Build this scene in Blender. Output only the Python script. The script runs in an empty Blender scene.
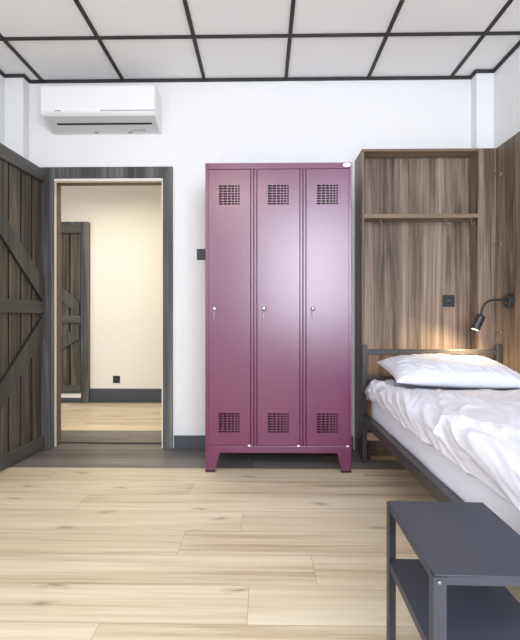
import bpy, bmesh, math, random
from mathutils import Vector, Matrix, noise

S = bpy.context.scene
COL = S.collection
R = math.radians
random.seed(7)

# ------------------------------------------------------------------ helpers
class MB:
    """collects boxes, bars, tubes and prisms; build() links them as ONE mesh object"""
    def __init__(self):
        self.bm = bmesh.new()

    def box(self, x0, x1, y0, y1, z0, z1):
        v = [self.bm.verts.new(p) for p in ((x0,y0,z0),(x1,y0,z0),(x1,y1,z0),(x0,y1,z0),
                                             (x0,y0,z1),(x1,y0,z1),(x1,y1,z1),(x0,y1,z1))]
        for f in ((0,3,2,1),(4,5,6,7),(0,1,5,4),(1,2,6,5),(2,3,7,6),(3,0,4,7)):
            self.bm.faces.new([v[i] for i in f])
        return self

    def prism(self, pts, d):
        """polygon pts (3D, planar) extruded by the vector d"""
        a = [self.bm.verts.new(p) for p in pts]
        b = [self.bm.verts.new(Vector(p) + Vector(d)) for p in pts]
        n = len(pts)
        self.bm.faces.new(a[::-1]); self.bm.faces.new(b)
        for i in range(n):
            self.bm.faces.new((a[i], a[(i+1) % n], b[(i+1) % n], b[i]))
        bmesh.ops.recalc_face_normals(self.bm, faces=self.bm.faces)
        return self

    def tube(self, pts, r, n=12, radii=None, caps=True):
        """round tube along a list of points"""
        pts = [Vector(p) for p in pts]
        rings = []
        up = None
        for i, p in enumerate(pts):
            t = (pts[min(i+1, len(pts)-1)] - pts[max(i-1, 0)]).normalized()
            if up is None:
                up = Vector((0,0,1)) if abs(t.z) < .9 else Vector((1,0,0))
            a = (up - t * up.dot(t)).normalized(); up = a
            b = t.cross(a)
            rr = radii[i] if radii else r
            rings.append([self.bm.verts.new(p + (a*math.cos(2*math.pi*k/n) + b*math.sin(2*math.pi*k/n))*rr) for k in range(n)])
        for q in range(len(rings)-1):
            for k in range(n):
                self.bm.faces.new((rings[q][k], rings[q][(k+1) % n], rings[q+1][(k+1) % n], rings[q+1][k]))
        if caps:
            self.bm.faces.new(rings[0][::-1]); self.bm.faces.new(rings[-1])
        return self

    def build(self, name, mat, parent=None, off=(0,0,0), bevel=0, smooth=False, seg=2):
        bmesh.ops.recalc_face_normals(self.bm, faces=self.bm.faces)
        if off != (0,0,0):
            bmesh.ops.translate(self.bm, verts=self.bm.verts, vec=-Vector(off))
        me = bpy.data.meshes.new(name)
        self.bm.to_mesh(me); self.bm.free()
        for m in (mat if isinstance(mat, (list, tuple)) else [mat]):
            me.materials.append(m)
        o = bpy.data.objects.new(name, me); COL.objects.link(o)
        if parent: o.parent = parent
        if bevel:
            b = o.modifiers.new('bevel', 'BEVEL'); b.width = bevel; b.segments = seg
            b.limit_method = 'ANGLE'; b.angle_limit = R(40)
        if smooth:
            for p in me.polygons: p.use_smooth = True
        return o

def tag(o, label=None, cat=None, group=None, kind=None):
    if label: o['label'] = label
    if cat: o['category'] = cat
    if group: o['group'] = group
    if kind: o['kind'] = kind
    return o

def empty(name, loc, rz=0):
    o = bpy.data.objects.new(name, None); COL.objects.link(o)
    o.location = loc; o.rotation_euler = (0,0,rz); o.empty_display_size = .05
    return o

def struct(o, label, cat):
    return tag(o, label, cat, kind='structure')

# ---------------------------------------------------------------- materials
def new_mat(name):
    m = bpy.data.materials.new(name); m.use_nodes = True
    nt = m.node_tree
    return m, nt, nt.nodes['Principled BSDF']

def flat(name, col, rough=.5, metal=0, bump=0, bscale=200, spec=.5, coat=0):
    m, nt, b = new_mat(name)
    b.inputs['Base Color'].default_value = (*col, 1)
    b.inputs['Roughness'].default_value = rough
    b.inputs['Metallic'].default_value = metal
    b.inputs['Specular IOR Level'].default_value = spec
    if coat:
        b.inputs['Coat Weight'].default_value = coat; b.inputs['Coat Roughness'].default_value = .12
    tc = nt.nodes.new('ShaderNodeTexCoord')
    n = nt.nodes.new('ShaderNodeTexNoise'); n.inputs['Scale'].default_value = bscale
    nt.links.new(tc.outputs['Object'], n.inputs['Vector'])
    # faint unevenness of the finish
    mx = nt.nodes.new('ShaderNodeMix'); mx.data_type = 'RGBA'
    mx.inputs[6].default_value = (*[c*.96 for c in col], 1); mx.inputs[7].default_value = (*[min(1, c*1.04) for c in col], 1)
    nt.links.new(n.outputs['Fac'], mx.inputs[0]); nt.links.new(mx.outputs[2], b.inputs['Base Color'])
    if bump:
        bp = nt.nodes.new('ShaderNodeBump'); bp.inputs['Strength'].default_value = bump; bp.inputs['Distance'].default_value = .002
        nt.links.new(n.outputs['Fac'], bp.inputs['Height']); nt.links.new(bp.outputs['Normal'], b.inputs['Normal'])
    return m

def ramp(nt, stops):
    r = nt.nodes.new('ShaderNodeValToRGB')
    e = r.color_ramp.elements
    while len(e) > 1: e.remove(e[-1])
    e[0].position, e[0].color = stops[0][0], (*stops[0][1], 1)
    for p, c in stops[1:]:
        q = e.new(p); q.color = (*c, 1)
    return r

def wood(name, stops, scale, axis='Z', rough=.5, lam=0, attr=False, knots=0, bump=.15, spec=.4, tint=.25):
    """procedural wood; grain along the given axis; lam = lamella width for glued-board tone steps; attr = per-plank tint"""
    m, nt, b = new_mat(name)
    L = nt.links.new
    tc = nt.nodes.new('ShaderNodeTexCoord')
    vec = tc.outputs['Object']
    at = None
    if attr:
        at = nt.nodes.new('ShaderNodeAttribute'); at.attribute_name = 'plank'
        sc = nt.nodes.new('ShaderNodeVectorMath'); sc.operation = 'SCALE'; sc.inputs['Scale'].default_value = 17.3
        L(at.outputs['Color'], sc.inputs[0])
        ad = nt.nodes.new('ShaderNodeVectorMath'); ad.operation = 'ADD'
        L(vec, ad.inputs[0]); L(sc.outputs[0], ad.inputs[1]); vec = ad.outputs[0]
    mp = nt.nodes.new('ShaderNodeMapping')
    s = {'X': (.06,1,1), 'Y': (1,.06,1), 'Z': (1,1,.06)}[axis]
    mp.inputs['Scale'].default_value = tuple(k*scale for k in s)
    L(vec, mp.inputs['Vector'])
    n1 = nt.nodes.new('ShaderNodeTexNoise'); n1.inputs['Scale'].default_value = 1.0
    n1.inputs['Detail'].default_value = 6; n1.inputs['Roughness'].default_value = .62; n1.inputs['Distortion'].default_value = .9
    L(mp.outputs[0], n1.inputs['Vector'])
    mp2 = nt.nodes.new('ShaderNodeMapping')
    s2 = {'X': (.02,1,1), 'Y': (1,.02,1), 'Z': (1,1,.02)}[axis]
    mp2.inputs['Scale'].default_value = tuple(k*scale*6 for k in s2)
    L(vec, mp2.inputs['Vector'])
    n2 = nt.nodes.new('ShaderNodeTexNoise'); n2.inputs['Scale'].default_value = 1.0; n2.inputs['Detail'].default_value = 3
    L(mp2.outputs[0], n2.inputs['Vector'])
    mx = nt.nodes.new('ShaderNodeMath'); mx.operation = 'MULTIPLY_ADD'
    L(n2.outputs['Fac'], mx.inputs[0]); mx.inputs[1].default_value = .5; 
    sub = nt.nodes.new('ShaderNodeMath'); sub.operation = 'SUBTRACT'; sub.inputs[1].default_value = .25
    L(n1.outputs['Fac'], sub.inputs[0]); L(sub.outputs[0], mx.inputs[2])
    fac = mx.outputs[0]
    if lam:
        sp = nt.nodes.new('ShaderNodeSeparateXYZ'); L(tc.outputs['Object'], sp.inputs[0])
        sm = nt.nodes.new('ShaderNodeMath'); sm.operation = 'ADD'
        L(sp.outputs['X'], sm.inputs[0]); L(sp.outputs['Y'], sm.inputs[1])
        dv = nt.nodes.new('ShaderNodeMath'); dv.operation = 'DIVIDE'; dv.inputs[1].default_value = lam; L(sm.outputs[0], dv.inputs[0])
        fl = nt.nodes.new('ShaderNodeMath'); fl.operation = 'FLOOR'; L(dv.outputs[0], fl.inputs[0])
        wn = nt.nodes.new('ShaderNodeTexWhiteNoise'); wn.noise_dimensions = '1D'; L(fl.outputs[0], wn.inputs['W'])
        a2 = nt.nodes.new('ShaderNodeMath'); a2.operation = 'MULTIPLY_ADD'; a2.inputs[1].default_value = .16
        L(wn.outputs['Value'], a2.inputs[0]); 
        a3 = nt.nodes.new('ShaderNodeMath'); a3.operation = 'SUBTRACT'; a3.inputs[1].default_value = .08
        L(fac, a3.inputs[0]); L(a3.outputs[0], a2.inputs[2]); fac = a2.outputs[0]
    if attr:
        sx = nt.nodes.new('ShaderNodeSeparateColor'); L(at.outputs['Color'], sx.inputs[0])
        a2 = nt.nodes.new('ShaderNodeMath'); a2.operation = 'MULTIPLY_ADD'; a2.inputs[1].default_value = tint
        L(sx.outputs['Red'], a2.inputs[0])
        a3 = nt.nodes.new('ShaderNodeMath'); a3.operation = 'SUBTRACT'; a3.inputs[1].default_value = tint/2
        L(fac, a3.inputs[0]); L(a3.outputs[0], a2.inputs[2]); fac = a2.outputs[0]
    r = ramp(nt, stops); L(fac, r.inputs[0])
    colour = r.outputs[0]
    if knots:
        mk = nt.nodes.new('ShaderNodeMapping')
        k = {'X': (.9,2.6,1), 'Y': (2.6,.9,1), 'Z': (2.6,2.6,.9)}[axis]
        mk.inputs['Scale'].default_value = k
        ns = nt.nodes.new('ShaderNodeTexNoise'); ns.inputs['Scale'].default_value = 9; L(vec, ns.inputs['Vector'])
        sv = nt.nodes.new('ShaderNodeVectorMath'); sv.operation = 'SCALE'; sv.inputs['Scale'].default_value = .06
        L(ns.outputs['Color'], sv.inputs[0])
        av = nt.nodes.new('ShaderNodeVectorMath'); av.operation = 'ADD'; L(vec, av.inputs[0]); L(sv.outputs[0], av.inputs[1])
        L(av.outputs[0], mk.inputs['Vector'])
        vo = nt.nodes.new('ShaderNodeTexVoronoi'); vo.voronoi_dimensions = '2D' if axis == 'X' else '3D'; vo.inputs['Scale'].default_value = knots
        L(mk.outputs[0], vo.inputs['Vector'])
        kr = ramp(nt, [(0, (1,1,1)), (.03, (.8,.8,.8)), (.055, (.35,.35,.35)), (.12, (0,0,0))]); L(vo.outputs['Distance'], kr.inputs[0])
        # only some of the cells carry a knot
        sc2 = nt.nodes.new('ShaderNodeSeparateColor'); L(vo.outputs['Color'], sc2.inputs[0])
        gt = nt.nodes.new('ShaderNodeMath'); gt.operation = 'GREATER_THAN'; gt.inputs[1].default_value = .5; L(sc2.outputs['Red'], gt.inputs[0])
        mu = nt.nodes.new('ShaderNodeMath'); mu.operation = 'MULTIPLY'; L(kr.outputs[0], mu.inputs[0]); L(gt.outputs[0], mu.inputs[1])
        m2 = nt.nodes.new('ShaderNodeMath'); m2.operation = 'MULTIPLY'; m2.inputs[1].default_value = .62; L(mu.outputs[0], m2.inputs[0])
        mc = nt.nodes.new('ShaderNodeMix'); mc.data_type = 'RGBA'
        L(m2.outputs[0], mc.inputs[0]); L(colour, mc.inputs[6]); mc.inputs[7].default_value = (.17,.105,.06,1)
        colour = mc.outputs[2]
    L(colour, b.inputs['Base Color'])
    b.inputs['Roughness'].default_value = rough
    b.inputs['Specular IOR Level'].default_value = spec
    bp = nt.nodes.new('ShaderNodeBump'); bp.inputs['Strength'].default_value = bump; bp.inputs['Distance'].default_value = .002
    L(fac, bp.inputs['Height']); L(bp.outputs['Normal'], b.inputs['Normal'])
    return m

def emit(name, col, strength):
    m, nt, b = new_mat(name)
    b.inputs['Base Color'].default_value = (*col, 1)
    b.inputs['Emission Color'].default_value = (*col, 1)
    b.inputs['Emission Strength'].default_value = strength
    return m

M = {}
M['plaster'] = flat('white_plaster', (.83,.83,.84), .9, bump=.15, bscale=90, spec=.2)
M['plaster_hall'] = flat('cream_plaster', (.86,.83,.76), .9, bump=.1, bscale=90, spec=.2)
M['tile'] = flat('ceiling_tile', (.89,.885,.89), .95, bump=.3, bscale=350, spec=.1)
M['grid'] = flat('black_grid', (.020,.019,.019), .6)
M['skirting'] = flat('slate_skirting', (.065,.075,.09), .5)
M['oak'] = wood('oak_floor', [(.22,(.42,.32,.20)), (.40,(.61,.505,.355)), (.58,(.70,.60,.445)), (.85,(.77,.68,.535))], 9, 'X', .38, attr=True, knots=1.9, bump=.05, spec=.45, tint=.16)
M['oak_gap'] = flat('oak_joint', (.40,.30,.20), .8)
M['wenge'] = wood('dark_floor', [(.25,(.10,.094,.088)), (.5,(.175,.163,.150)), (.8,(.25,.235,.215))], 10, 'X', .42, attr=True, bump=.06)
M['wenge_gap'] = flat('dark_joint', (.02,.017,.016), .8)
M['walnut'] = wood('walnut_panel', [(.22,(.045,.032,.024)), (.42,(.15,.112,.086)), (.57,(.26,.202,.16)), (.76,(.43,.345,.28))], 13, 'Z', .5, lam=.13, bump=.08, spec=.35)
M['walnut_h'] = wood('walnut_edge', [(.18,(.10,.068,.045)), (.45,(.20,.142,.10)), (.8,(.33,.25,.185))], 9, 'X', .5, bump=.08, spec=.35)
M['stain'] = wood('stained_pine', [(.25,(.026,.023,.020)), (.42,(.070,.061,.050)), (.56,(.135,.117,.093)), (.72,(.25,.215,.17))], 10, 'Z', .5, lam=.131, knots=2.2, bump=.2, spec=.4)
M['stain_rail'] = wood('stained_rail', [(.2,(.04,.04,.037)), (.5,(.082,.08,.074)), (.85,(.16,.152,.138))], 10, 'Y', .5, bump=.15, spec=.4)
M['stain_brace'] = wood('stained_brace', [(.2,(.035,.035,.033)), (.5,(.074,.072,.067)), (.85,(.15,.143,.13))], 10, 'Z', .5, bump=.15, spec=.4)
M['gap_shade'] = flat('painted_gap_shade', (.014,.013,.012), .7)  # painted shade for the board gaps and brace edges
M['casing'] = wood('casing_wood', [(.28,(.030,.031,.031)), (.48,(.085,.086,.084)), (.7,(.19,.19,.18))], 9, 'Z', .5, knots=2.4, bump=.15, spec=.4)
M['lining'] = flat('pale_lining', (.86,.82,.74), .6)
M['jamb'] = flat('brown_jamb', (.16,.13,.085), .6)
M['ac'] = flat('white_plastic', (.86,.86,.87), .35)
M['ac_grey'] = flat('grey_white_plastic', (.60,.60,.62), .4)
M['black'] = flat('black_gap', (.012,.012,.013), .6)
M['ink'] = flat('grey_ink', (.25,.25,.27), .6)
M['locker'] = flat('burgundy_powder_coat', (.125,.010,.066), .28, bump=.05, bscale=600, spec=1.0)
M['locker_shade_cap'] = flat('burgundy_vent_shade_and_cap', (.035,.008,.016), .6)  # darker locker colour: painted shade behind the vents, also the foot caps
M['chrome'] = flat('chrome', (.8,.8,.82), .18, metal=1)
M['white_plate'] = flat('white_badge', (.9,.88,.88), .4)
M['badge_ink'] = flat('badge_ink', (.45,.30,.38), .5)
M['black_plastic'] = flat('black_plastic', (.022,.022,.024), .4)
M['black_metal'] = flat('black_powder_coat', (.032,.034,.040), .42, bump=.12, bscale=500, spec=.5)
M['bed_metal'] = flat('bed_powder_coat', (.045,.044,.045), .38, bump=.08, bscale=500, spec=.5)
M['table_metal'] = flat('table_powder_coat', (.036,.040,.056), .52, bump=.2, bscale=700, spec=.5)
M['steel'] = flat('brushed_steel', (.55,.52,.48), .35, metal=1)
M['dull_steel'] = flat('dull_steel', (.30,.29,.30), .45, metal=1)
M['linen'] = flat('white_cotton', (.72,.73,.80), .9, bump=.1, bscale=800, spec=.15)
M['sheet'] = flat('white_sheet', (.82,.84,.94), .9, bump=.1, bscale=800, spec=.15)
M['slat'] = wood('beech_slat', [(.2,(.42,.29,.17)), (.8,(.62,.46,.29))], 9, 'X', .5)
M['bulb'] = emit('lit_bulb', (1,.72,.42), 14)
M['glass'] = None

# ------------------------------------------------------------------ setting
YB = 3.20      # room face of the back wall
ZC = 2.712     # ceiling
XL, XR = -1.875, 1.642
YR = -1.50     # rear wall, behind the camera, with the window
DX0, DX1, DZ = -1.560, -.735, 1.985   # doorway
YH = 4.97      # far wall of the hall

def planks(name, rects, mats, seed, label):
    """rects: (x0,x1,y0,y1) of each board; one mesh with per-board tint, dark base below the joints"""
    rnd = random.Random(seed)
    bm = bmesh.new(); cl = bm.loops.layers.color.new('plank')
    g = .0008
    for (x0,x1,y0,y1) in rects:
        f = bm.faces.new([bm.verts.new(p) for p in ((x0+g,y0+g,0),(x1-g,y0+g,0),(x1-g,y1-g,0),(x0+g,y1-g,0))])
        c = (rnd.random(), rnd.random(), rnd.random(), 1)
        for l in f.loops: l[cl] = c
    X0 = min(r[0] for r in rects); X1 = max(r[1] for r in rects); Y0 = min(r[2] for r in rects); Y1 = max(r[3] for r in rects)
    f = bm.faces.new([bm.verts.new(p) for p in ((X0,Y0,-.0015),(X1,Y0,-.0015),(X1,Y1,-.0015),(X0,Y1,-.0015))]); f.material_index = 1
    v = [bm.verts.new(p) for p in ((X0,Y0,-.05),(X1,Y0,-.05),(X1,Y1,-.05),(X0,Y1,-.05))]
    f = bm.faces.new(v[::-1]); f.material_index = 1
    me = bpy.data.meshes.new(name); bm.to_mesh(me); bm.free()
    for m in mats: me.materials.append(m)
    o = bpy.data.objects.new(name, me); COL.objects.link(o)
    return struct(o, label, 'floor')

def boards(x0, x1, y0, y1, w, ystart, joints, length=1.9, seed=0):
    rnd = random.Random(seed); out = []
    k = math.floor((y0 - ystart)/w)
    while ystart + k*w < y1 - 1e-6:
        a, b = max(y0, ystart + k*w), min(y1, ystart + (k+1)*w)
        j = joints.get(k, rnd.uniform(-.9, .9))
        xs = [x0] + [j + n*length for n in range(-4, 5) if x0 + .05 < j + n*length < x1 - .05] + [x1]
        for p, q in zip(xs[:-1], xs[1:]): out.append((p, q, a, b))
        k += 1
    return out

YS = 2.772     # edge between the pale floor and the dark strip
planks('floor', boards(XL, XR, YR, YS, .2, 1.96, {-3:-.05, -2:.195, -1:-.35, 0:-.10, 1:-.95, 2:-.40, 3:.62}, seed=4),
       [M['oak'], M['oak_gap']], 3, 'pale oak plank floor of the bedroom')
planks('floor_border', boards(XL, XR, YS, YB+.13, .19, 2.772, {}, seed=9), [M['wenge'], M['wenge_gap']], 5,
       'dark brown floor strip along the back wall')
planks('floor_hall_border', boards(-3.3, .6, YB+.13, 3.69, .19, YB+.13, {}, seed=2), [M['wenge'], M['wenge_gap']], 6,
       'dark brown floor strip just beyond the doorway')
planks('floor_hall', boards(-3.3, .6, 3.69, 4.87, .2, 3.69, {}, seed=12), [M['oak'], M['oak_gap']], 8,
       'pale oak plank floor of the hall')
planks('floor_hall_edge', boards(-3.3, .6, 4.87, YH, .2, 4.87, {}, seed=13), [M['wenge'], M['wenge_gap']], 8,
       'dark brown floor strip along the hall wall')

w = MB(); T = .10
w.box(XL-.12, DX0, YB, YB+T, -.05, ZC+.1).box(DX1, XR+.12, YB, YB+T, -.05, ZC+.1).box(DX0, DX1, YB, YB+T, DZ, ZC+.1)
struct(w.build('wall_back', M['plaster']), 'white back wall with the doorway to the hall', 'wall')
SY0, SY1, SZ0, SZ1 = -1.30, -.25, .85, 2.45      # added side window, out of view, opening for the fill light
w2 = MB().box(XL-.12, XL, YR-.12, SY0, -.05, ZC+.1).box(XL-.12, XL, SY1, YB, -.05, ZC+.1)
w2.box(XL-.12, XL, SY0, SY1, -.05, SZ0).box(XL-.12, XL, SY0, SY1, SZ1, ZC+.1)
struct(w2.build('wall_left', M['plaster']), 'white side wall behind the open door', 'wall')
struct(MB().box(XR, XR+.12, YR-.12, YB, -.05, ZC+.1).build('wall_right', M['plaster']), 'white side wall above the bed cladding', 'wall')
WX0, WX1, WZ0, WZ1 = .05, 1.50, .85, 2.60      # window in the rear wall
w = MB()
w.box(XL, WX0, YR-.12, YR, -.05, ZC+.1).box(WX1, XR, YR-.12, YR, -.05, ZC+.1)
w.box(WX0, WX1, YR-.12, YR, -.05, WZ0).box(WX0, WX1, YR-.12, YR, WZ1, ZC+.1)
struct(w.build('wall_rear', M['plaster']), 'white rear wall with the window', 'wall')
wf = MB(); e = .05
wf.box(WX0, WX1, YR-.09, YR-.04, WZ0, WZ0+e).box(WX0, WX1, YR-.09, YR-.04, WZ1-e, WZ1)
for x in (WX0, (WX0+WX1)/2-e/2, WX1-e): wf.box(x, x+e, YR-.09, YR-.04, WZ0+e, WZ1-e)
struct(wf.build('window_1', M['ac']), 'white framed window in the rear wall', 'window')
wf = MB()
wf.box(XL-.09, XL-.04, SY0, SY1, SZ0, SZ0+e).box(XL-.09, XL-.04, SY0, SY1, SZ1-e, SZ1)
for y in (SY0, SY1-e): wf.box(XL-.09, XL-.04, y, y+e, SZ0+e, SZ1-e)
struct(wf.build('fill_window', M['ac']), 'added white window frame for the side fill light, out of view', 'window')
# boxed columns in the two back corners
struct(MB().box(XL, -1.735, YB-.08, YB, 0, ZC).build('trim_1', M['plaster'], bevel=.004), 'white boxed column in the corner behind the open door', 'column')
struct(MB().box(1.518, XR, YB-.08, YB, 0, ZC).build('trim_2', M['plaster'], bevel=.004), 'white boxed column in the corner above the bed', 'column')
# hall shell
w = MB().box(-3.3, .6, YH, YH+.1, -.05, ZC+.1)
struct(w.build('wall_hall_far', M['plaster_hall']), 'cream far wall of the hall', 'wall')
struct(MB().box(-3.4, -3.3, YB+T, YH+.1, -.05, ZC+.1).build('wall_hall_end', M['plaster_hall']), 'cream end wall of the hall', 'wall')
struct(MB().box(.6, .7, YB+T, YH+.1, -.05, ZC+.1).build('wall_hall_start', M['plaster_hall']), 'cream wall closing the hall behind the lockers', 'wall')
struct(MB().box(-3.4, .7, YB+T, YH+.1, ZC, ZC+.1).build('ceiling_hall', M['plaster_hall']), 'cream hall ceiling', 'ceiling')

# ceiling: tiles, and the black grid as its child
ce = MB().box(XL-.12, XR+.12, YR-.12, YB, ZC+.006, ZC+.10).build('ceiling', M['tile'])
struct(ce, 'suspended ceiling of pale square tiles in a black grid', 'ceiling')
g = MB(); h = .0115
gx = [-1.632 + .6*k for k in range(6)]
gy = [2.705 - .6*k for k in range(9)]
for x in gx: g.box(x-h, x+h, YR, YB, ZC-.004, ZC+.0055)
for y in gy: g.box(XL, XR, y-h, y+h, ZC-.0037, ZC+.0055)
g.build('grid', M['grid'], ce)
c = MB(); q = .02
c.box(-1.735, 1.518, YB-q, YB, ZC-.012, ZC+.005)
c.box(XL, -1.735+q, YB-.08-q, YB-.08, ZC-.012, ZC+.005).box(-1.735, -1.735+q, YB-.08, YB-q, ZC-.012, ZC+.005)
c.box(1.518-q, XR, YB-.08-q, YB-.08, ZC-.012, ZC+.005).box(1.518-q, 1.518, YB-.08, YB-q, ZC-.012, ZC+.005)
c.box(XL, XL+q, YR, YB-.08-q, ZC-.012, ZC+.005).box(XR-q, XR, YR, YB-.08-q, ZC-.012, ZC+.005)
c.build('edge_trim', M['grid'], ce)

# skirtings
b = MB().box(-.655, .66, YB-.015, YB, 0, .095).build('baseboard_back', M['skirting'], bevel=.003)
struct(b, 'slate grey skirting on the back wall behind the lockers', 'baseboard')
b = MB().box(-1.985, .6, YH-.015, YH, 0, .15).build('baseboard_hall', M['skirting'], bevel=.003)
struct(b, 'slate grey skirting on the hall wall', 'baseboard')
b = MB().box(XL, XL+.015, YR, YB-.08, 0, .095).build('baseboard_left', M['skirting'], bevel=.003)
struct(b, 'slate grey skirting on the wall behind the open door', 'baseboard')

# ------------------------------------------------------------ room door
d1 = empty('door_1', (DX0, YB, 0))
struct(d1, 'dark stained plank door standing open with its casing', 'door')
o3 = (DX0, YB, 0)
cs = MB()
cs.box(-1.640, -1.546, YB-.022, YB, 0, 2.072).box(-.735, -.664, YB-.022, YB, 0, 2.072).box(-1.546, -.735, YB-.022, YB, 1.992, 2.072)
cs.build('casing', M['casing'], d1, o3, bevel=.003)
ln = MB()
ln.box(DX0-.01, DX0+.012, YB-.004, YB+.036, 0, DZ).box(DX1-.012, DX1+.01, YB-.004, YB+.036, 0, DZ).box(DX0+.012, DX1-.012, YB-.004, YB+.036, DZ-.012, DZ+.01)
ln.build('lining', M['lining'], d1, o3)
jb = MB()
jb.box(DX0-.005, DX0+.014, YB+.0365, YB+T+.005, 0, DZ).box(DX1-.014, DX1+.005, YB+.0365, YB+T+.005, 0, DZ).box(DX0+.014, DX1-.014, YB+.0365, YB+T+.005, DZ-.014, DZ+.004)
jb.build('jamb', M['jamb'], d1, o3)
MB().box(DX0+.012, DX1-.012, YB+.10, YB+.118, 0, .010).build('threshold', M['black_metal'], d1, o3, bevel=.003)

def plank_leaf(L, H, parent, loc, rz, mats, plank=.131, top=.09, mid=(.985, 1.075), bot=.085, flip=1):
    """leaf in its own frame: hinge edge at y=0 running to y=-L, face towards +x; rails and K braces on the face"""
    # vertical boards with V grooves, one mesh
    lf = MB(); y = 0
    while y > -L + .005:
        y1 = max(-L, y - plank)
        lf.prism([(-.04, y, 0), (-.016, y, 0), (-.016, y-.007, 0), (0, y-.008, 0), (0, y1+.008, 0), (-.016, y1+.007, 0), (-.016, y1, 0), (-.04, y1, 0)], (0,0,H))
        y = y1
    lf.bm.normal_update()
    for f in lf.bm.faces:   # board edges coloured near black to paint in the shade of the gaps
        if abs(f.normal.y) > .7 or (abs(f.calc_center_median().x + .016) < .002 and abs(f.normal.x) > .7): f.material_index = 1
    leaf = lf.build('leaf', [mats[0], M['gap_shade']], parent); leaf.location = loc; leaf.rotation_euler = (0,0,rz)
    t = .022
    for z0, z1 in ((H-top, H), mid, (0, bot)):
        MB().box(0.0005, t, -L, 0, z0, z1).build('rail', mats[1], leaf, bevel=.004)
    bw = .125
    zm0, zm1 = mid
    def brace(ya, za, yb, zb):
        dv = Vector((0, yb-ya, zb-za)).normalized()
        v = bw/abs(dv.y)
        bb = MB().prism([(.0006, ya, za), (.0006, yb, zb), (.0006, yb, zb+v), (.0006, ya, za+v)], (t-.002,0,0))
        bb.bm.normal_update()
        for f in bb.bm.faces:  # brace edges coloured dark as a painted shadow line
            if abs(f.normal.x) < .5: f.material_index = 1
        bb.build('brace', [mats[2], M['gap_shade']], leaf)
    v = .205
    brace(-.02, zm1+.001, -L+.03, H-top-v)
    brace(-.02, zm0-v+.02, -L+.03, bot+.001)
    return leaf

leaf1 = plank_leaf(.86, 2.04, d1, (-1.628-DX0, -.024, .008), R(-2.5), (M['stain'], M['stain_rail'], M['stain_brace']))
hg = MB()
for z in (.25, 1.0, 1.8): hg.tube([(.004, .012, z), (.004, .012, z+.09)], .008)
hg.build('hinge', M['black_metal'], leaf1, smooth=False)

# ------------------------------------------------------------ hall door
d2 = empty('door_2', (-2.9, YH, 0))
struct(d2, 'dark stained plank door closed on the hall wall', 'door')
o3 = (-2.9, YH, 0)
cs = MB()
cs.box(-2.07, -1.985, YH-.06, YH, 0, 2.055).box(-3.05, -2.965, YH-.06, YH, 0, 2.055).box(-2.965, -2.07, YH-.06, YH, 1.93, 2.055)
cs.build('casing', M['casing'], d2, o3, bevel=.003)
lf2 = plank_leaf(.89, 1.92, d2, (-.02+.0, 0, .105), 0, (M['stain'], M['stain_rail'], M['stain_brace']), top=.10, mid=(.80,.88), bot=.09)
# leaf runs along x here: hinge edge at the casing towards the socket
lf2.rotation_euler = (0,0,R(-90)); lf2.location = (-2.07+2.9-.003, -.042, .105)
MB().box(-2.965, -2.07, YH-.055, YH, .052, .100).build('door_gap_light', M['white_plate'], d2, o3)  # white strip painted in for the light showing under the door
MB().box(-2.965, -2.07, YH-.06, YH, 0, .051).build('sill', M['skirting'], d2, o3)

# ------------------------------------------------------------ lockers
LX0, LX1, LY0, LY1, LZ0, LZ1 = -.360, .549, 2.705, 3.165, .12, 1.925
lk = empty('locker', ((LX0+LX1)/2, (LY0+LY1)/2, 0))
tag(lk, 'burgundy metal locker with three tall doors standing against the white wall', 'locker')
lo = tuple(lk.location)
ca = MB(); t = .012
ca.box(LX0, LX0+.018, LY0, LY1, LZ0, LZ1).box(LX1-.018, LX1, LY0, LY1, LZ0, LZ1)
ca.box(LX0+.018, LX1-.018, LY0, LY1, LZ1-.038, LZ1).box(LX0+.018, LX1-.018, LY0, LY1, LZ0, LZ0+.044)
ca.box(LX0+.018, LX1-.018, LY1-.01, LY1, LZ0+.044, LZ1-.038)
doors = [(-.3405, -.079), (-.035, .2265), (.2695, .530)]
for a, b_ in ((-.0755, -.0385), (.23, .266)):
    m_ = (a+b_)/2
    ca.box(a, m_-.0015, LY0, LY0+.03, LZ0+.044, LZ1-.038).box(m_+.0015, b_, LY0, LY0+.03, LZ0+.044, LZ1-.038)
    ca.box(m_-.006, m_+.006, LY0+.03, LY1-.01, LZ0+.044, LZ1-.038)
ca.build('body', M['locker'], lk, lo, bevel=.0025)
for sx in (0, 1):
    for y0, y1 in ((LY0+.001, LY0+.018), (LY1-.02, LY1-.002)):
        x = LX0+.001 if sx == 0 else LX1-.001; s = 1 if sx == 0 else -1
        pts = [(x, y0, LZ0), (x+s*.088, y0, LZ0), (x+s*.060, y0, .012), (x+s*.004, y0, .012)]
        lg = MB().prism(pts, (0, y1-y0, 0))
        if y0 < LY1-.1:   # the leg is a folded sheet: a side flange
            lg.prism([(x, y0, LZ0), (x+s*.004, y0, .012), (x+s*.004, y0+.05, .012), (x, y0+.08, LZ0)], (s*.003,0,0))
        lgo = lg.build('leg', M['locker'], lk, lo, bevel=.002)
        MB().box(min(x, x+s*.062)+.000, max(x, x+s*.062), y0-.001, y1+.002, 0, .0125).build('foot_cap', M['locker_shade_cap'], lgo, lo)

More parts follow.
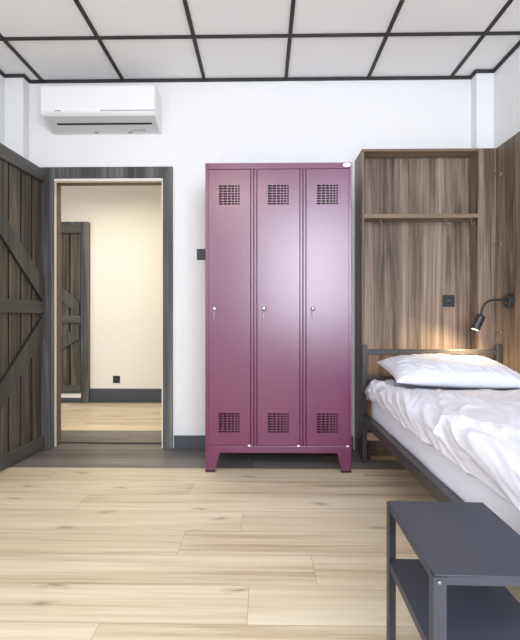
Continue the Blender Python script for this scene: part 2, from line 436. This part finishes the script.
HW = [.0240, .0220, .0185, .0160, .0130, .0105]; GAP = .0052
def perforated(mb, x0, x1, z0, z1, y, th, vents):
    """sheet with real punched slots: cells between the slot edges, the slots left out"""
    xs = [x0, x1]; zs = [z0, z1]; holes = []
    for vx, vz in vents:
        x = vx
        cols = []
        for w_ in HW: cols.append((x, x+w_)); x += w_ + GAP
        rows = [(vz + k*.0158, vz + k*.0158 + .0102) for k in range(8)]
        for c_ in cols:
            xs += list(c_)
            for r_ in rows: holes.append((c_, r_))
        for r_ in rows: zs += list(r_)
    xs = sorted(set(round(v,5) for v in xs)); zs = sorted(set(round(v,5) for v in zs))
    H = set((round(c_[0],5), round(r_[0],5)) for c_, r_ in holes)
    bm = mb.bm; V = {}
    def vert(i, k):
        if (i,k) not in V: V[(i,k)] = bm.verts.new((xs[i], y, zs[k]))
        return V[(i,k)]
    fs = []
    for i in range(len(xs)-1):
        for k in range(len(zs)-1):
            if (xs[i], zs[k]) in H: continue
            fs.append(bm.faces.new((vert(i,k), vert(i+1,k), vert(i+1,k+1), vert(i,k+1))))
    r_ = bmesh.ops.extrude_face_region(bm, geom=fs)
    bmesh.ops.translate(bm, verts=[e_ for e_ in r_['geom'] if isinstance(e_, bmesh.types.BMVert)], vec=(0, th, 0))

for i, (a, b_) in enumerate(doors):
    db = MB(); z0, z1 = LZ0+.048, LZ1-.042
    perforated(db, a, b_, z0, z1, LY0-.002, .003, [(a+.065, 1.665), (a+.065, .248)])
    # folded edges of the door sheet
    db.box(a, a+.002, LY0+.001, LY0+.02, z0, z1).box(b_-.002, b_, LY0+.001, LY0+.02, z0, z1)
    db.box(a+.002, b_-.002, LY0+.001, LY0+.02, z1-.002, z1).box(a+.002, b_-.002, LY0+.001, LY0+.02, z0, z0+.002)
    dr = db.build('door', M['locker'], lk, lo)
    for vz in (1.655, .238):
        MB().prism([(a+.06, LY0+.12, vz), (a+.20, LY0+.0022, vz), (a+.20, LY0+.0042, vz), (a+.06, LY0+.122, vz)], (0,0,.145)).build('vent_shade_plate', M['locker_shade_cap'], dr, lo)  # added slanted plate, coloured dark as the shade seen through the slots
    lx, lz = a+.040, 1.018
    MB().tube([(lx, LY0-.002, lz), (lx, LY0-.008, lz), (lx, LY0-.022, lz), (lx, LY0-.025, lz)], .01, 20, [.0145,.0125,.011,.008]).build('lock', M['chrome'], dr, lo, smooth=True)
    ky = MB().box(lx-.0012, lx+.0012, LY0-.036, LY0-.025, lz-.004, lz+.004)
    ky.tube([(lx, LY0-.034, lz-.002), (lx-.001, LY0-.030, lz-.014)], .0016, 8)
    ky.tube([(lx-.001+.007*math.sin(k*math.pi/8), LY0-.028, lz-.021+.007*math.cos(k*math.pi/8)) for k in range(17)], .0012, 6, caps=False)
    ky.prism([(lx-.004, LY0-.026, lz-.03), (lx+.002, LY0-.026, lz-.03), (lx+.001, LY0-.026, lz-.046), (lx-.003, LY0-.026, lz-.046)], (0,.002,0))
    ky.prism([(lx-.003, LY0-.0235, lz-.045), (lx+.001, LY0-.0235, lz-.045), (lx+.001, LY0-.0235, lz-.062), (lx-.003, LY0-.0235, lz-.062)], (0,.0015,0))
    ky.build('key', M['dull_steel'], dr, lo)
    MB().box(b_-.014, b_+.002, LY0-.005, LY0-.002, z0-.006, z0+.003).build('hinge_cap', M['white_plate'], dr, lo)
bx, bz = .519, 1.9085
bd = MB()
bd.prism([(bx+.0245*math.cos(2*math.pi*k/28), LY0-.003, bz+.0125*math.sin(2*math.pi*k/28)) for k in range(28)], (0,.0028,0))
bo = bd.build('badge', M['white_plate'], lk, lo); bo['label'] = 'small white oval maker badge'
MB().tube([(bx-.014+.0035*k, LY0-.0035, bz+.0028*math.sin(k*2.2)) for k in range(9)], .0011, 6).build('badge_script', M['badge_ink'], bo, lo)

# ------------------------------------------------------------ air conditioner
AX0, AX1 = -1.545, -.745
ac = empty('air_conditioner', ((AX0+AX1)/2, YB, 2.31))
tag(ac, 'white wall mounted air conditioner above the doorway', 'air conditioner')
ao = tuple(ac.location)
prof = [(YB, 2.582), (YB-.19, 2.582), (YB-.202, 2.57), (YB-.202, 2.383), (YB-.190, 2.372), (YB-.02, 2.318), (YB, 2.318)]
bd = MB().prism([(AX0, y, z) for y, z in prof], (AX1-AX0, 0, 0)).build('housing', M['ac'], ac, ao, bevel=.006, seg=3)
fp = MB().prism([(AX0+.004, y, z) for y, z in ((YB-.2035, 2.575), (YB-.212, 2.565), (YB-.212, 2.392), (YB-.2035, 2.378))], (AX1-AX0-.008, 0, 0)).build('front_panel', M['ac'], ac, ao, bevel=.003)
MB().box(AX0+.10, AX0+.145, YB-.2125, YB-.2115, 2.3915, 2.398).build('seam', M['ink'], fp, ao)
MB().box(AX0+.42, AX1-.006, YB-.2125, YB-.2115, 2.3915, 2.3975).build('seam', M['ink'], fp, ao)
# underside: louver, slot and printed mark follow the sloping bottom
d = Vector((0, .170, -.054)).normalized(); nrm = Vector((0, -.054, -.170)).normalized()
A = Vector((0, YB-.190, 2.372))
def under(u, dx0, dx1, w_, th):
    p = A + d*u
    a = p + d*w_
    return [(dx0, *(p)[1:]), (dx1, *(p)[1:]), (dx1, *(a)[1:]), (dx0, *(a)[1:])], nrm*th
pts, ex = under(.006, AX0+.012, AX1-.012, .164, .003)
lv = MB().prism(pts, ex).build('louver', M['ac_grey'], ac, ao)
p0 = A + nrm*.0031
def strip(u, dx0, dx1, w_, th=.001, base=.0031):
    p = A + nrm*base + d*u; a = p + d*w_
    return MB().prism([(dx0, p.y, p.z), (dx1, p.y, p.z), (dx1, a.y, a.z), (dx0, a.y, a.z)], nrm*th)
strip(.070, AX0+.075, AX1-.045, .018).build('slot', M['black'], ac, ao)
for x in (AX0+.31, AX0+.56): 
    p = A + nrm*.0031 + d*.16; a = p + d*.012
    MB().prism([(x, p.y, p.z), (x+.03, p.y, p.z), (x+.03, a.y, a.z), (x, a.y, a.z)], nrm*.002).build('clip', M['ink'], ac, ao)
def text(name, body, size, mat, parent, loc, rot, depth=.0004):
    cu = bpy.data.curves.new(name, 'FONT'); cu.body = body; cu.size = size; cu.extrude = depth
    tmp = bpy.data.objects.new(name, cu); COL.objects.link(tmp)
    dg = bpy.context.evaluated_depsgraph_get(); dg.update()
    me = bpy.data.meshes.new_from_object(tmp.evaluated_get(dg))
    bpy.data.objects.remove(tmp)
    o = bpy.data.objects.new(name, me); COL.objects.link(o); me.materials.clear(); me.materials.append(mat)
    o.parent = parent; o.location = Vector(loc) - parent.matrix_world.translation if False else loc; o.rotation_euler = rot
    return o
pt = A + nrm*.0036 + d*.155 - Vector(ao)
# text plane: x along X, y up the slope (-d), facing nrm
mt = Matrix((Vector((1,0,0)), -d, nrm)).transposed()
tx = text('print', 'LA.A3E', .036, M['ink'], ac, (AX1-.215-ao[0], pt.y, pt.z), mt.to_euler())

# ------------------------------------------------------------ niche unit and cladding
NX0, NX1, NY0, NZ = .672, 1.578, 2.972, 2.110
nu = empty('wall_niche', ((NX0+NX1)/2, YB, 0))
tag(nu, 'dark walnut open niche unit with one shelf behind the head of the bed', 'niche unit')
no = tuple(nu.location)
NI = 1.458   # inner right face of the niche
sd = MB().box(NX0, NX0+.018, NY0, YB-.001, 0, NZ-.0185).build('side_panel', M['walnut'], nu, no, bevel=.0015)
MB().box(NI, NX1, NY0, YB-.081, 0, NZ-.0005).build('side_panel', M['walnut'], nu, no, bevel=.0015)
MB().box(NX0, NI-.0005, NY0, YB-.001, NZ-.018, NZ).build('top_panel', M['walnut_h'], nu, no, bevel=.0015)
MB().box(NX0+.0185, NI-.0005, 3.10, 3.118, 0, NZ-.0185).build('back_panel', M['walnut'], nu, no)
sh = MB().box(NX0+.0185, NI-.0005, NY0+.001, 3.0995, 1.640, 1.668).build('shelf', M['walnut_h'], nu, no, bevel=.0015)
for hx in (.815, 1.265, 1.44):
    hk = MB()
    hk.tube([(hx, 3.03, 1.6405), (hx, 3.03, 1.637)], .010, 14)
    hk.tube([(hx, 3.03, 1.638), (hx, 3.03, 1.615), (hx, 3.024, 1.603), (hx, 3.012, 1.598), (hx, 3.0, 1.603), (hx, 2.996, 1.615)], .004, 8)
    hk.build('coat_hook', M['steel'], sh, no, smooth=True)

cl = MB().box(NX1+.001, XR-.001, .55, YB-.0815, 0, NZ).build('trim_3', M['walnut'], bevel=.0015)
struct(cl, 'dark walnut wall cladding along the bed', 'cladding')

# pegs on the cladding
def peg(y, z, label):
    r_ = empty('wall_peg', (NX1, y, z))
    tag(r_, label, 'peg', 'metal pegs in the cladding')
    MB().tube([(0,0,0), (-.003,0,0)], .011, 16).build('rosette', M['steel'], r_)
    MB().tube([(-.003,0,0), (-.034,0,0), (-.035,0,0), (-.042,0,0)], .0055, 12, [.0055,.0055,.0085,.0085]).build('pin', M['chrome'], r_)
    return r_
PY = 2.915
peg(PY, 1.915, 'small steel peg in the walnut cladding, topmost of three above the bed')
peg(PY, 1.455, 'small steel peg in the walnut cladding, middle of three above the bed')
peg(PY, .865, 'small steel peg in the walnut cladding just above the bed post')

# ------------------------------------------------------------ switches and sockets
def plate(name, loc, label, cat, size=.08, round_=True, rocker=False, ry=0):
    r_ = empty(name, loc); tag(r_, label, cat)
    s = size/2
    MB().box(-s, s, -.010, 0, -s, s).build('cover_plate', M['black_plastic'], r_, bevel=.003)
    if rocker:
        MB().prism([(-.028, -.0101, -.028), (.028, -.0101, -.028), (.028, -.0101, .028), (-.028, -.0101, .028)], (0,-.004,0)).build('rocker', M['black_plastic'], r_, bevel=.0015)
    else:
        rg = MB()
        n = 28
        for k in range(n):
            a0, a1 = 2*math.pi*k/n, 2*math.pi*(k+1)/n
            rg.prism([(.020*math.cos(a0), -.0101, .020*math.sin(a0)), (.026*math.cos(a0), -.0101, .026*math.sin(a0)),
                      (.026*math.cos(a1), -.0101, .026*math.sin(a1)), (.020*math.cos(a1), -.0101, .020*math.sin(a1))], (0,-.006,0))
        rg.build('ring', M['black_plastic'], r_)
        pn = MB()
        for x in (-.0095, .0095): pn.tube([(x, -.0101, 0), (x, -.013, 0)], .0032, 10)
        pn.tube([(0, -.0101, .010), (0, -.020, .010)], .0025, 10)
        pn.build('contact', M['steel'], r_)
    return r_
plate('light_switch', (-.447, YB, 1.428), 'black square light switch on the white wall beside the locker', 'light switch', rocker=True)
plate('wall_socket', (1.310, 3.10, 1.080), 'black socket on the walnut niche back above the pillow', 'socket', .084)
plate('wall_socket', (-1.682, YH, .255), 'black socket low on the cream hall wall', 'socket')

# ------------------------------------------------------------ reading lamp
LYP, LZP = 2.80, 1.070
rl = empty('reading_lamp', (NX1, LYP, LZP))
tag(rl, 'black gooseneck reading lamp mounted on the walnut cladding', 'lamp')
MB().tube([(0,0,0), (-.026,0,0), (-.030,0,0)], .05, 32, [.047,.047,.043]).build('wall_base', M['black_plastic'], rl)
sw = MB().tube([(-.030, -.012, -.018), (-.036, -.012, -.018)], .005, 12).build('switch', M['steel'], rl)
P0, P1, P2, P3 = Vector((-.03,0,.003)), Vector((-.13,0,.012)), Vector((-.180,-.004,.004)), Vector((-.190,-.006,-.094))
path = []
for k in range(25):
    u = k/24
    path.append(P0*(1-u)**3 + P1*3*u*(1-u)**2 + P2*3*u*u*(1-u) + P3*u**3)
nk = MB().tube(path, .0075, 12, [.0075 + (.0006 if k % 2 else 0) for k in range(25)])
nk.build('gooseneck', M['black_plastic'], rl, smooth=True)
hd = Vector((-.036, .008, -.092)).normalized()
h0 = P3 - hd*.004; h1 = h0 + hd*.100
hdo = MB().tube([h0, h0+hd*.004, h0+hd*.012, h1], .027, 28, [.018,.026,.0275,.0275], caps=False)
hdo.tube([h1, h1-hd*.012], .025, 28, [.0275,.0235], caps=False)
hdo.tube([h0+hd*.0001, h0-hd*.0001], .018, 28)
lampshade = hdo.build('lamp_head', M['black_plastic'], rl, smooth=True)
bl = MB().tube([h1-hd*.010, h1-hd*.002, h1+hd*.001], .023, 24, [.0225,.0225,.017])
bl.build('bulb', M['bulb'], lampshade)
sl = bpy.data.lights.new('reading_spot', 'SPOT'); sl.energy = 44; sl.color = (1,.70,.38); sl.spot_size = R(180); sl.spot_blend = 1.0; sl.shadow_soft_size = .024
slo = bpy.data.objects.new('reading_spot', sl); COL.objects.link(slo)
slo.location = Vector((NX1, LYP, LZP)) + h1 + hd*.003
slo.rotation_euler = hd.to_track_quat('-Z', 'Y').to_euler()

# ------------------------------------------------------------ bed
BX0, BX1, BY0, BY1 = .655, 1.572, .86, 2.925
be = empty('bed', ((BX0+BX1)/2, (BY0+BY1)/2, 0))
tag(be, 'single bed with black tubular metal frame under the walnut niche', 'bed')
bo_ = tuple(be.location)
bm_ = M['bed_metal']
for x in (BX0, BX1-.034):
    MB().box(x, x+.034, 2.885, 2.925, .0, .785).build('post', bm_, be, bo_, bevel=.004)
    MB().box(x, x+.034, BY0, BY0+.034, .0, .30).build('leg', bm_, be, bo_, bevel=.004)
MB().box(BX0+.0345, BX1-.0345, 2.892, 2.922, .715, .752).build('head_rail', bm_, be, bo_, bevel=.004)
MB().box(BX0+.0345, BX1-.0345, 2.892, 2.922, .545, .575).build('head_rail', bm_, be, bo_, bevel=.004)
for x in (BX0-.002, BX1-.034):
    MB().box(x, x+.036, BY0+.034, 2.8845, .272, .326).build('side_rail', bm_, be, bo_, bevel=.004)
MB().box(BX0+.0345, BX1-.0345, BY0, BY0+.03, .272, .326).build('foot_rail', bm_, be, bo_, bevel=.004)
fb = MB().box(BX0+.0345, BX1-.0345, 2.895, 2.92, .148, .195).build('lower_board', M['slat'], be, bo_, bevel=.003)
fb['label'] = 'pale wooden board low between the posts'
for k in range(12):
    y = .98 + k*.16
    MB().box(BX0+.0345, BX1-.0345, y, y+.06, .284, .294).build('slat', M['bed_metal'], be, bo_)
MB().box(BX0+.05, BX0+.075, 2.945, 2.965, 0, .20).build('bracket', bm_, be, bo_, bevel=.003)

def soft_noise(p, o=3):
    return noise.fractal(Vector(p), 1.0, 2.0, o, noise_basis='PERLIN_ORIGINAL')

# mattress: rounded box whose sheet is a little wavy along the side
MX0, MX1, MY0, MY1, MZ0, MZ1 = .707, 1.534, .90, 2.865, .2955, .500
bm2 = bmesh.new()
nx, ny, nz = 30, 90, 10
bmesh.ops.create_cube(bm2, size=1)
bmesh.ops.subdivide_edges(bm2, edges=bm2.edges[:], cuts=40, use_grid_fill=True)
for v in bm2.verts:
    p = v.co.copy()
    x = MX0 + (p.x+.5)*(MX1-MX0); y = MY0 + (p.y+.5)*(MY1-MY0); z = MZ0 + (p.z+.5)*(MZ1-MZ0)
    r_ = .03
    cx = min(max(x, MX0+r_), MX1-r_); cy = min(max(y, MY0+r_), MY1-r_); cz = min(max(z, MZ0+r_), MZ1-r_)
    dv = Vector((x-cx, y-cy, z-cz))
    if dv.length > 1e-6:
        k = max(abs(dv.x), abs(dv.y), abs(dv.z))
        dv = dv.normalized()*k if k > 0 else dv
    q_ = Vector((cx, cy, cz)) + dv
    if z < MZ1 - .02 and z > MZ0 + .01 and x < MX0 + .06:
        q_.x += .005*soft_noise((y*3 + z*7, z*5 - y*2, 1.7)) - .004
    v.co = q_ - Vector(((MX0+MX1)/2, (MY0+MY1)/2, MZ0))
me = bpy.data.meshes.new('mattress'); bm2.to_mesh(me); bm2.free(); me.materials.append(M['sheet'])
for p in me.polygons: p.use_smooth = True
ma = bpy.data.objects.new('mattress', me); COL.objects.link(ma); ma.location = ((MX0+MX1)/2, (MY0+MY1)/2, MZ0)
tag(ma, 'thick mattress in a white fitted sheet on the metal bed frame', 'mattress')

# duvet: a sheet over the top and down the near side, rumpled
def ridge(p, o=2):
    n_ = soft_noise(p, o)
    return 1 - min(1, abs(n_)*2.4)
def duvet():
    bm3 = bmesh.new()
    NU, NV = 190, 300
    Y0, Y1 = .875, 2.855
    flatw = .822; rad = .055; drop = .052
    arc = rad*math.pi/2
    tot = flatw + arc + drop
    grid = []
    for j in range(NV+1):
        row = []
        y = Y0 + (Y1-Y0)*j/NV
        hem = .018*soft_noise((y*2.2, 3.1, 0), 2)
        for i in range(NU+1):
            s = (tot + hem)*i/NU
            if s < flatw:
                x, z, n_ = 1.560 - s, .560, Vector((0,0,1))
            elif s < flatw + arc:
                a = (s-flatw)/rad
                x, z = 1.560-flatw - rad*math.sin(a), .560 - rad + rad*math.cos(a); n_ = Vector((-math.sin(a), 0, math.cos(a)))
            else:
                x, z, n_ = 1.560-flatw-rad, .560-rad-(s-flatw-arc), Vector((-1,0,0))
            # folds run along the bed, slanting out towards the near edge
            U = s*.94 + y*.34; W = -s*.34 + y*.94
            wx = .35*soft_noise((s*2.0, y*1.6, 5.0), 2); wy = .35*soft_noise((s*2.0, y*1.6, 9.0), 2)
            f1 = ridge((U*4.2 + wx*2, W*1.3 + wy*2, .3))
            f2 = ridge((U*11.5 + wx*3, W*2.4 + wy*2, 4.3))
            f4 = ridge((U*20 + wx*5, W*5 + wy*4, 8.1), 1)
            f3 = soft_noise((s*17 + wx*4, y*9, 2.2), 2)
            f0 = soft_noise((s*2.1, y*1.7, 7.7), 2)
            near = min(1, max(0, (s-.15)/.6))
            amp = .45 + .55*near
            dsp = .016*f0 + amp*(.015*f1*f1 + .012*f2*f2 + .0045*f4*f4 + .003*f3)
            side = min(1, max(0, (s-flatw-arc*.6)/(.07)))
            dsp *= (1 - .35*side)
            if side > 0: dsp = max(dsp, -.003)
            q_ = Vector((x, y, z)) + n_*(dsp - .004 + .012)
            # puffed rim towards the head end, then rounded down
            e_ = Y1 - y
            if e_ < .06:
                q_.z -= .030*(1-math.sqrt(max(0, 1-((.06-e_)/.06)**2)))
            # plump mound against the cladding near the head
            q_.z += .025*math.exp(-((s-.08)/.12)**2 - ((y-2.2)/.3)**2)
            # hollow under the pillow
            q_.z -= .036*math.exp(-((s-.44)/.42)**4 - ((y-2.64)/.27)**4)
            q_.x = min(q_.x, 1.574)
            row.append(bm3.verts.new(q_ - Vector((1.12, 1.86, .50))))
        grid.append(row)
    for j in range(NV):
        for i in range(NU):
            bm3.faces.new((grid[j][i], grid[j][i+1], grid[j+1][i+1], grid[j+1][i]))
    bmesh.ops.recalc_face_normals(bm3, faces=bm3.faces)
    me = bpy.data.meshes.new('duvet'); bm3.to_mesh(me); bm3.free(); me.materials.append(M['linen'])
    if me.polygons[NV*40].normal.z < 0: me.flip_normals()
    for p in me.polygons: p.use_smooth = True
    o = bpy.data.objects.new('duvet', me); COL.objects.link(o); o.location = (1.12, 1.86, .50)
    so = o.modifiers.new('thick', 'SOLIDIFY'); so.thickness = .02; so.offset = -1
    return o
tag(duvet(), 'rumpled white duvet spread over the mattress', 'duvet')

# pillow: plump cushion with pinched corners
def pillow():
    bm4 = bmesh.new(); N = 90; NV = 60
    Wd, Dp, Th = .760, .50, .155
    def pt(u, v, top):
        e_ = (1-abs(u)**2.6)*(1-abs(v)**2.6)
        th = max(0, e_)**.55
        # edges bow in between the corners
        x = u*Wd/2*(1 - .07*(1-v*v)*abs(u)**3); y = v*Dp/2*(1 - .10*(1-u*u)*abs(v)**3)
        wob = .016*soft_noise((u*2.2+3, v*1.9, 4 if top else 8), 2)*e_
        wr = .012*ridge((u*5+v*3, v*2-u*1.5, 2.0), 2)*(1-e_*.55)*min(1, e_*6)
        z = (Th*.62*th + wob + wr) if top else (-Th*.38*th*.9 + wob*.3)
        return Vector((x, y, z))
    def sheet(top):
        return [[bm4.verts.new(pt(-1+2*i/N, -1+2*j/NV, top)) for i in range(N+1)] for j in range(NV+1)]
    for top in (True, False):
        gdd = sheet(top)
        for j in range(NV):
            for i in range(N):
                f = (gdd[j][i], gdd[j][i+1], gdd[j+1][i+1], gdd[j+1][i])
                bm4.faces.new(f if top else f[::-1])
    bmesh.ops.remove_doubles(bm4, verts=bm4.verts, dist=.0004)
    me = bpy.data.meshes.new('pillow'); bm4.to_mesh(me); bm4.free(); me.materials.append(M['linen'])
    for p in me.polygons: p.use_smooth = True
    o = bpy.data.objects.new('pillow', me); COL.objects.link(o)
    return o
pi_ = pillow(); pi_.location = (1.114, 2.625, .628); pi_.rotation_euler = (R(7), R(1.5), R(-1.5))
tag(pi_, 'plump white pillow lying at the head of the bed', 'pillow')

# ------------------------------------------------------------ side table
TX0, TX1, TY0, TY1, TZ = 0, .257, 0, .346, .456
tb = empty('side_table', (.3365, .860, 0), R(-1.2))
tag(tb, 'low black metal two tier table standing beside the bed', 'side table')
tm = M['table_metal']
tt = MB()
tt.box(TX0, TX1, TY0, TY1, TZ-.003, TZ)
tp = tt.build('table_top', tm, tb, bevel=.0012)
li = MB()
li.box(TX0+.0005, TX1-.0005, TY0+.0005, TY0+.003, TZ-.020, TZ-.0031).box(TX0+.0005, TX1-.0005, TY1-.003, TY1-.0005, TZ-.020, TZ-.0031)
li.box(TX0+.0005, TX0+.003, TY0+.003, TY1-.003, TZ-.020, TZ-.0031).box(TX1-.003, TX1-.0005, TY0+.003, TY1-.003, TZ-.020, TZ-.0031)
li.build('apron', tm, tp)
F = .025
for sx in (0, 1):
    for sy in (0, 1):
        x = TX0-.0025 if sx == 0 else TX1+.0025; y = TY0-.0025 if sy == 0 else TY1+.0025
        a = 1 if sx == 0 else -1; b_ = 1 if sy == 0 else -1
        pts = [(x,y,0), (x+a*F,y,0), (x+a*F,y+b_*.0025,0), (x+a*.0025,y+b_*.0025,0), (x+a*.0025,y+b_*F,0), (x,y+b_*F,0)]
        lg = MB().prism(pts, (0,0,TZ-.004)).build('leg', tm, tb)
        yy = y - b_*.0001
        MB().tube([(x+a*.011, yy, TZ-.014), (x+a*.011, yy-b_*.002, TZ-.014), (x+a*.011, yy-b_*.003, TZ-.014)], .004, 14, [.0045,.004,.0025]).build('bolt', M['dull_steel'], lg, smooth=True)
SZ = .297
sf = MB().box(TX0+.0005, TX1-.0005, TY0+.0005, TY1-.0005, SZ-.003, SZ)
sf.box(TX0+.0005, TX1-.0005, TY0+.0005, TY0+.003, SZ-.022, SZ-.0031).box(TX0+.0005, TX1-.0005, TY1-.003, TY1-.0005, SZ-.022, SZ-.0031)
sf.box(TX0+.0005, TX0+.003, TY0+.003, TY1-.003, SZ-.022, SZ-.0031).box(TX1-.003, TX1-.0005, TY0+.003, TY1-.003, SZ-.022, SZ-.0031)
sf.build('shelf', tm, tb)

# ------------------------------------------------------------------ light
def area(name, loc, rot, sx, sy, power, col):
    l = bpy.data.lights.new(name, 'AREA'); l.shape = 'RECTANGLE'; l.size = sx; l.size_y = sy; l.energy = power; l.color = col
    o = bpy.data.objects.new(name, l); COL.objects.link(o); o.location = loc; o.rotation_euler = rot
    return o
# daylight through the rear window
area('window_daylight', ((WX0+WX1)/2, YR-.02, (WZ0+WZ1)/2), (R(90), 0, 0), WX1-WX0, WZ1-WZ0, 118, (.82,.895,1.0))
area('side_fill', (XL+.02, (SY0+SY1)/2, (SZ0+SZ1)/2), (0, R(-90), 0), SZ1-SZ0, SY1-SY0, 45, (.82,.895,1.0))  # added fill from the left for the mattress side
# ceiling lamp of the bedroom, behind the camera
area('ceiling_lamp', (-.40, -.6, ZC-.03), (0,0,0), .58, .58, 36, (1,.87,.72))
# warm hall lamp
area('hall_lamp', (-1.6, 3.85, ZC-.02), (0,0,0), 1.2, .3, 31, (1,.88,.68)).data.spread = R(145)

W = bpy.data.worlds.new('daylight'); S.world = W; W.use_nodes = True
W.node_tree.nodes['Background'].inputs[0].default_value = (.85,.92,1,1)
W.node_tree.nodes['Background'].inputs[1].default_value = 1.0

# ------------------------------------------------------------------ camera
cd = bpy.data.cameras.new('camera'); cam = bpy.data.objects.new('camera', cd); COL.objects.link(cam)
cam.location = (0, 0, .96); cam.rotation_euler = (R(90), 0, R(1.0))
cd.sensor_fit = 'HORIZONTAL'; cd.sensor_width = 36; cd.lens = 435/520*36
cd.shift_x = 4.6/520; cd.shift_y = -2/520; cd.clip_start = .02
S.camera = cam

S.view_settings.view_transform = 'Standard'; S.view_settings.look = 'None'
S.view_settings.gamma = 1; S.view_settings.use_curve_mapping = False
S.view_settings.exposure = -0.22
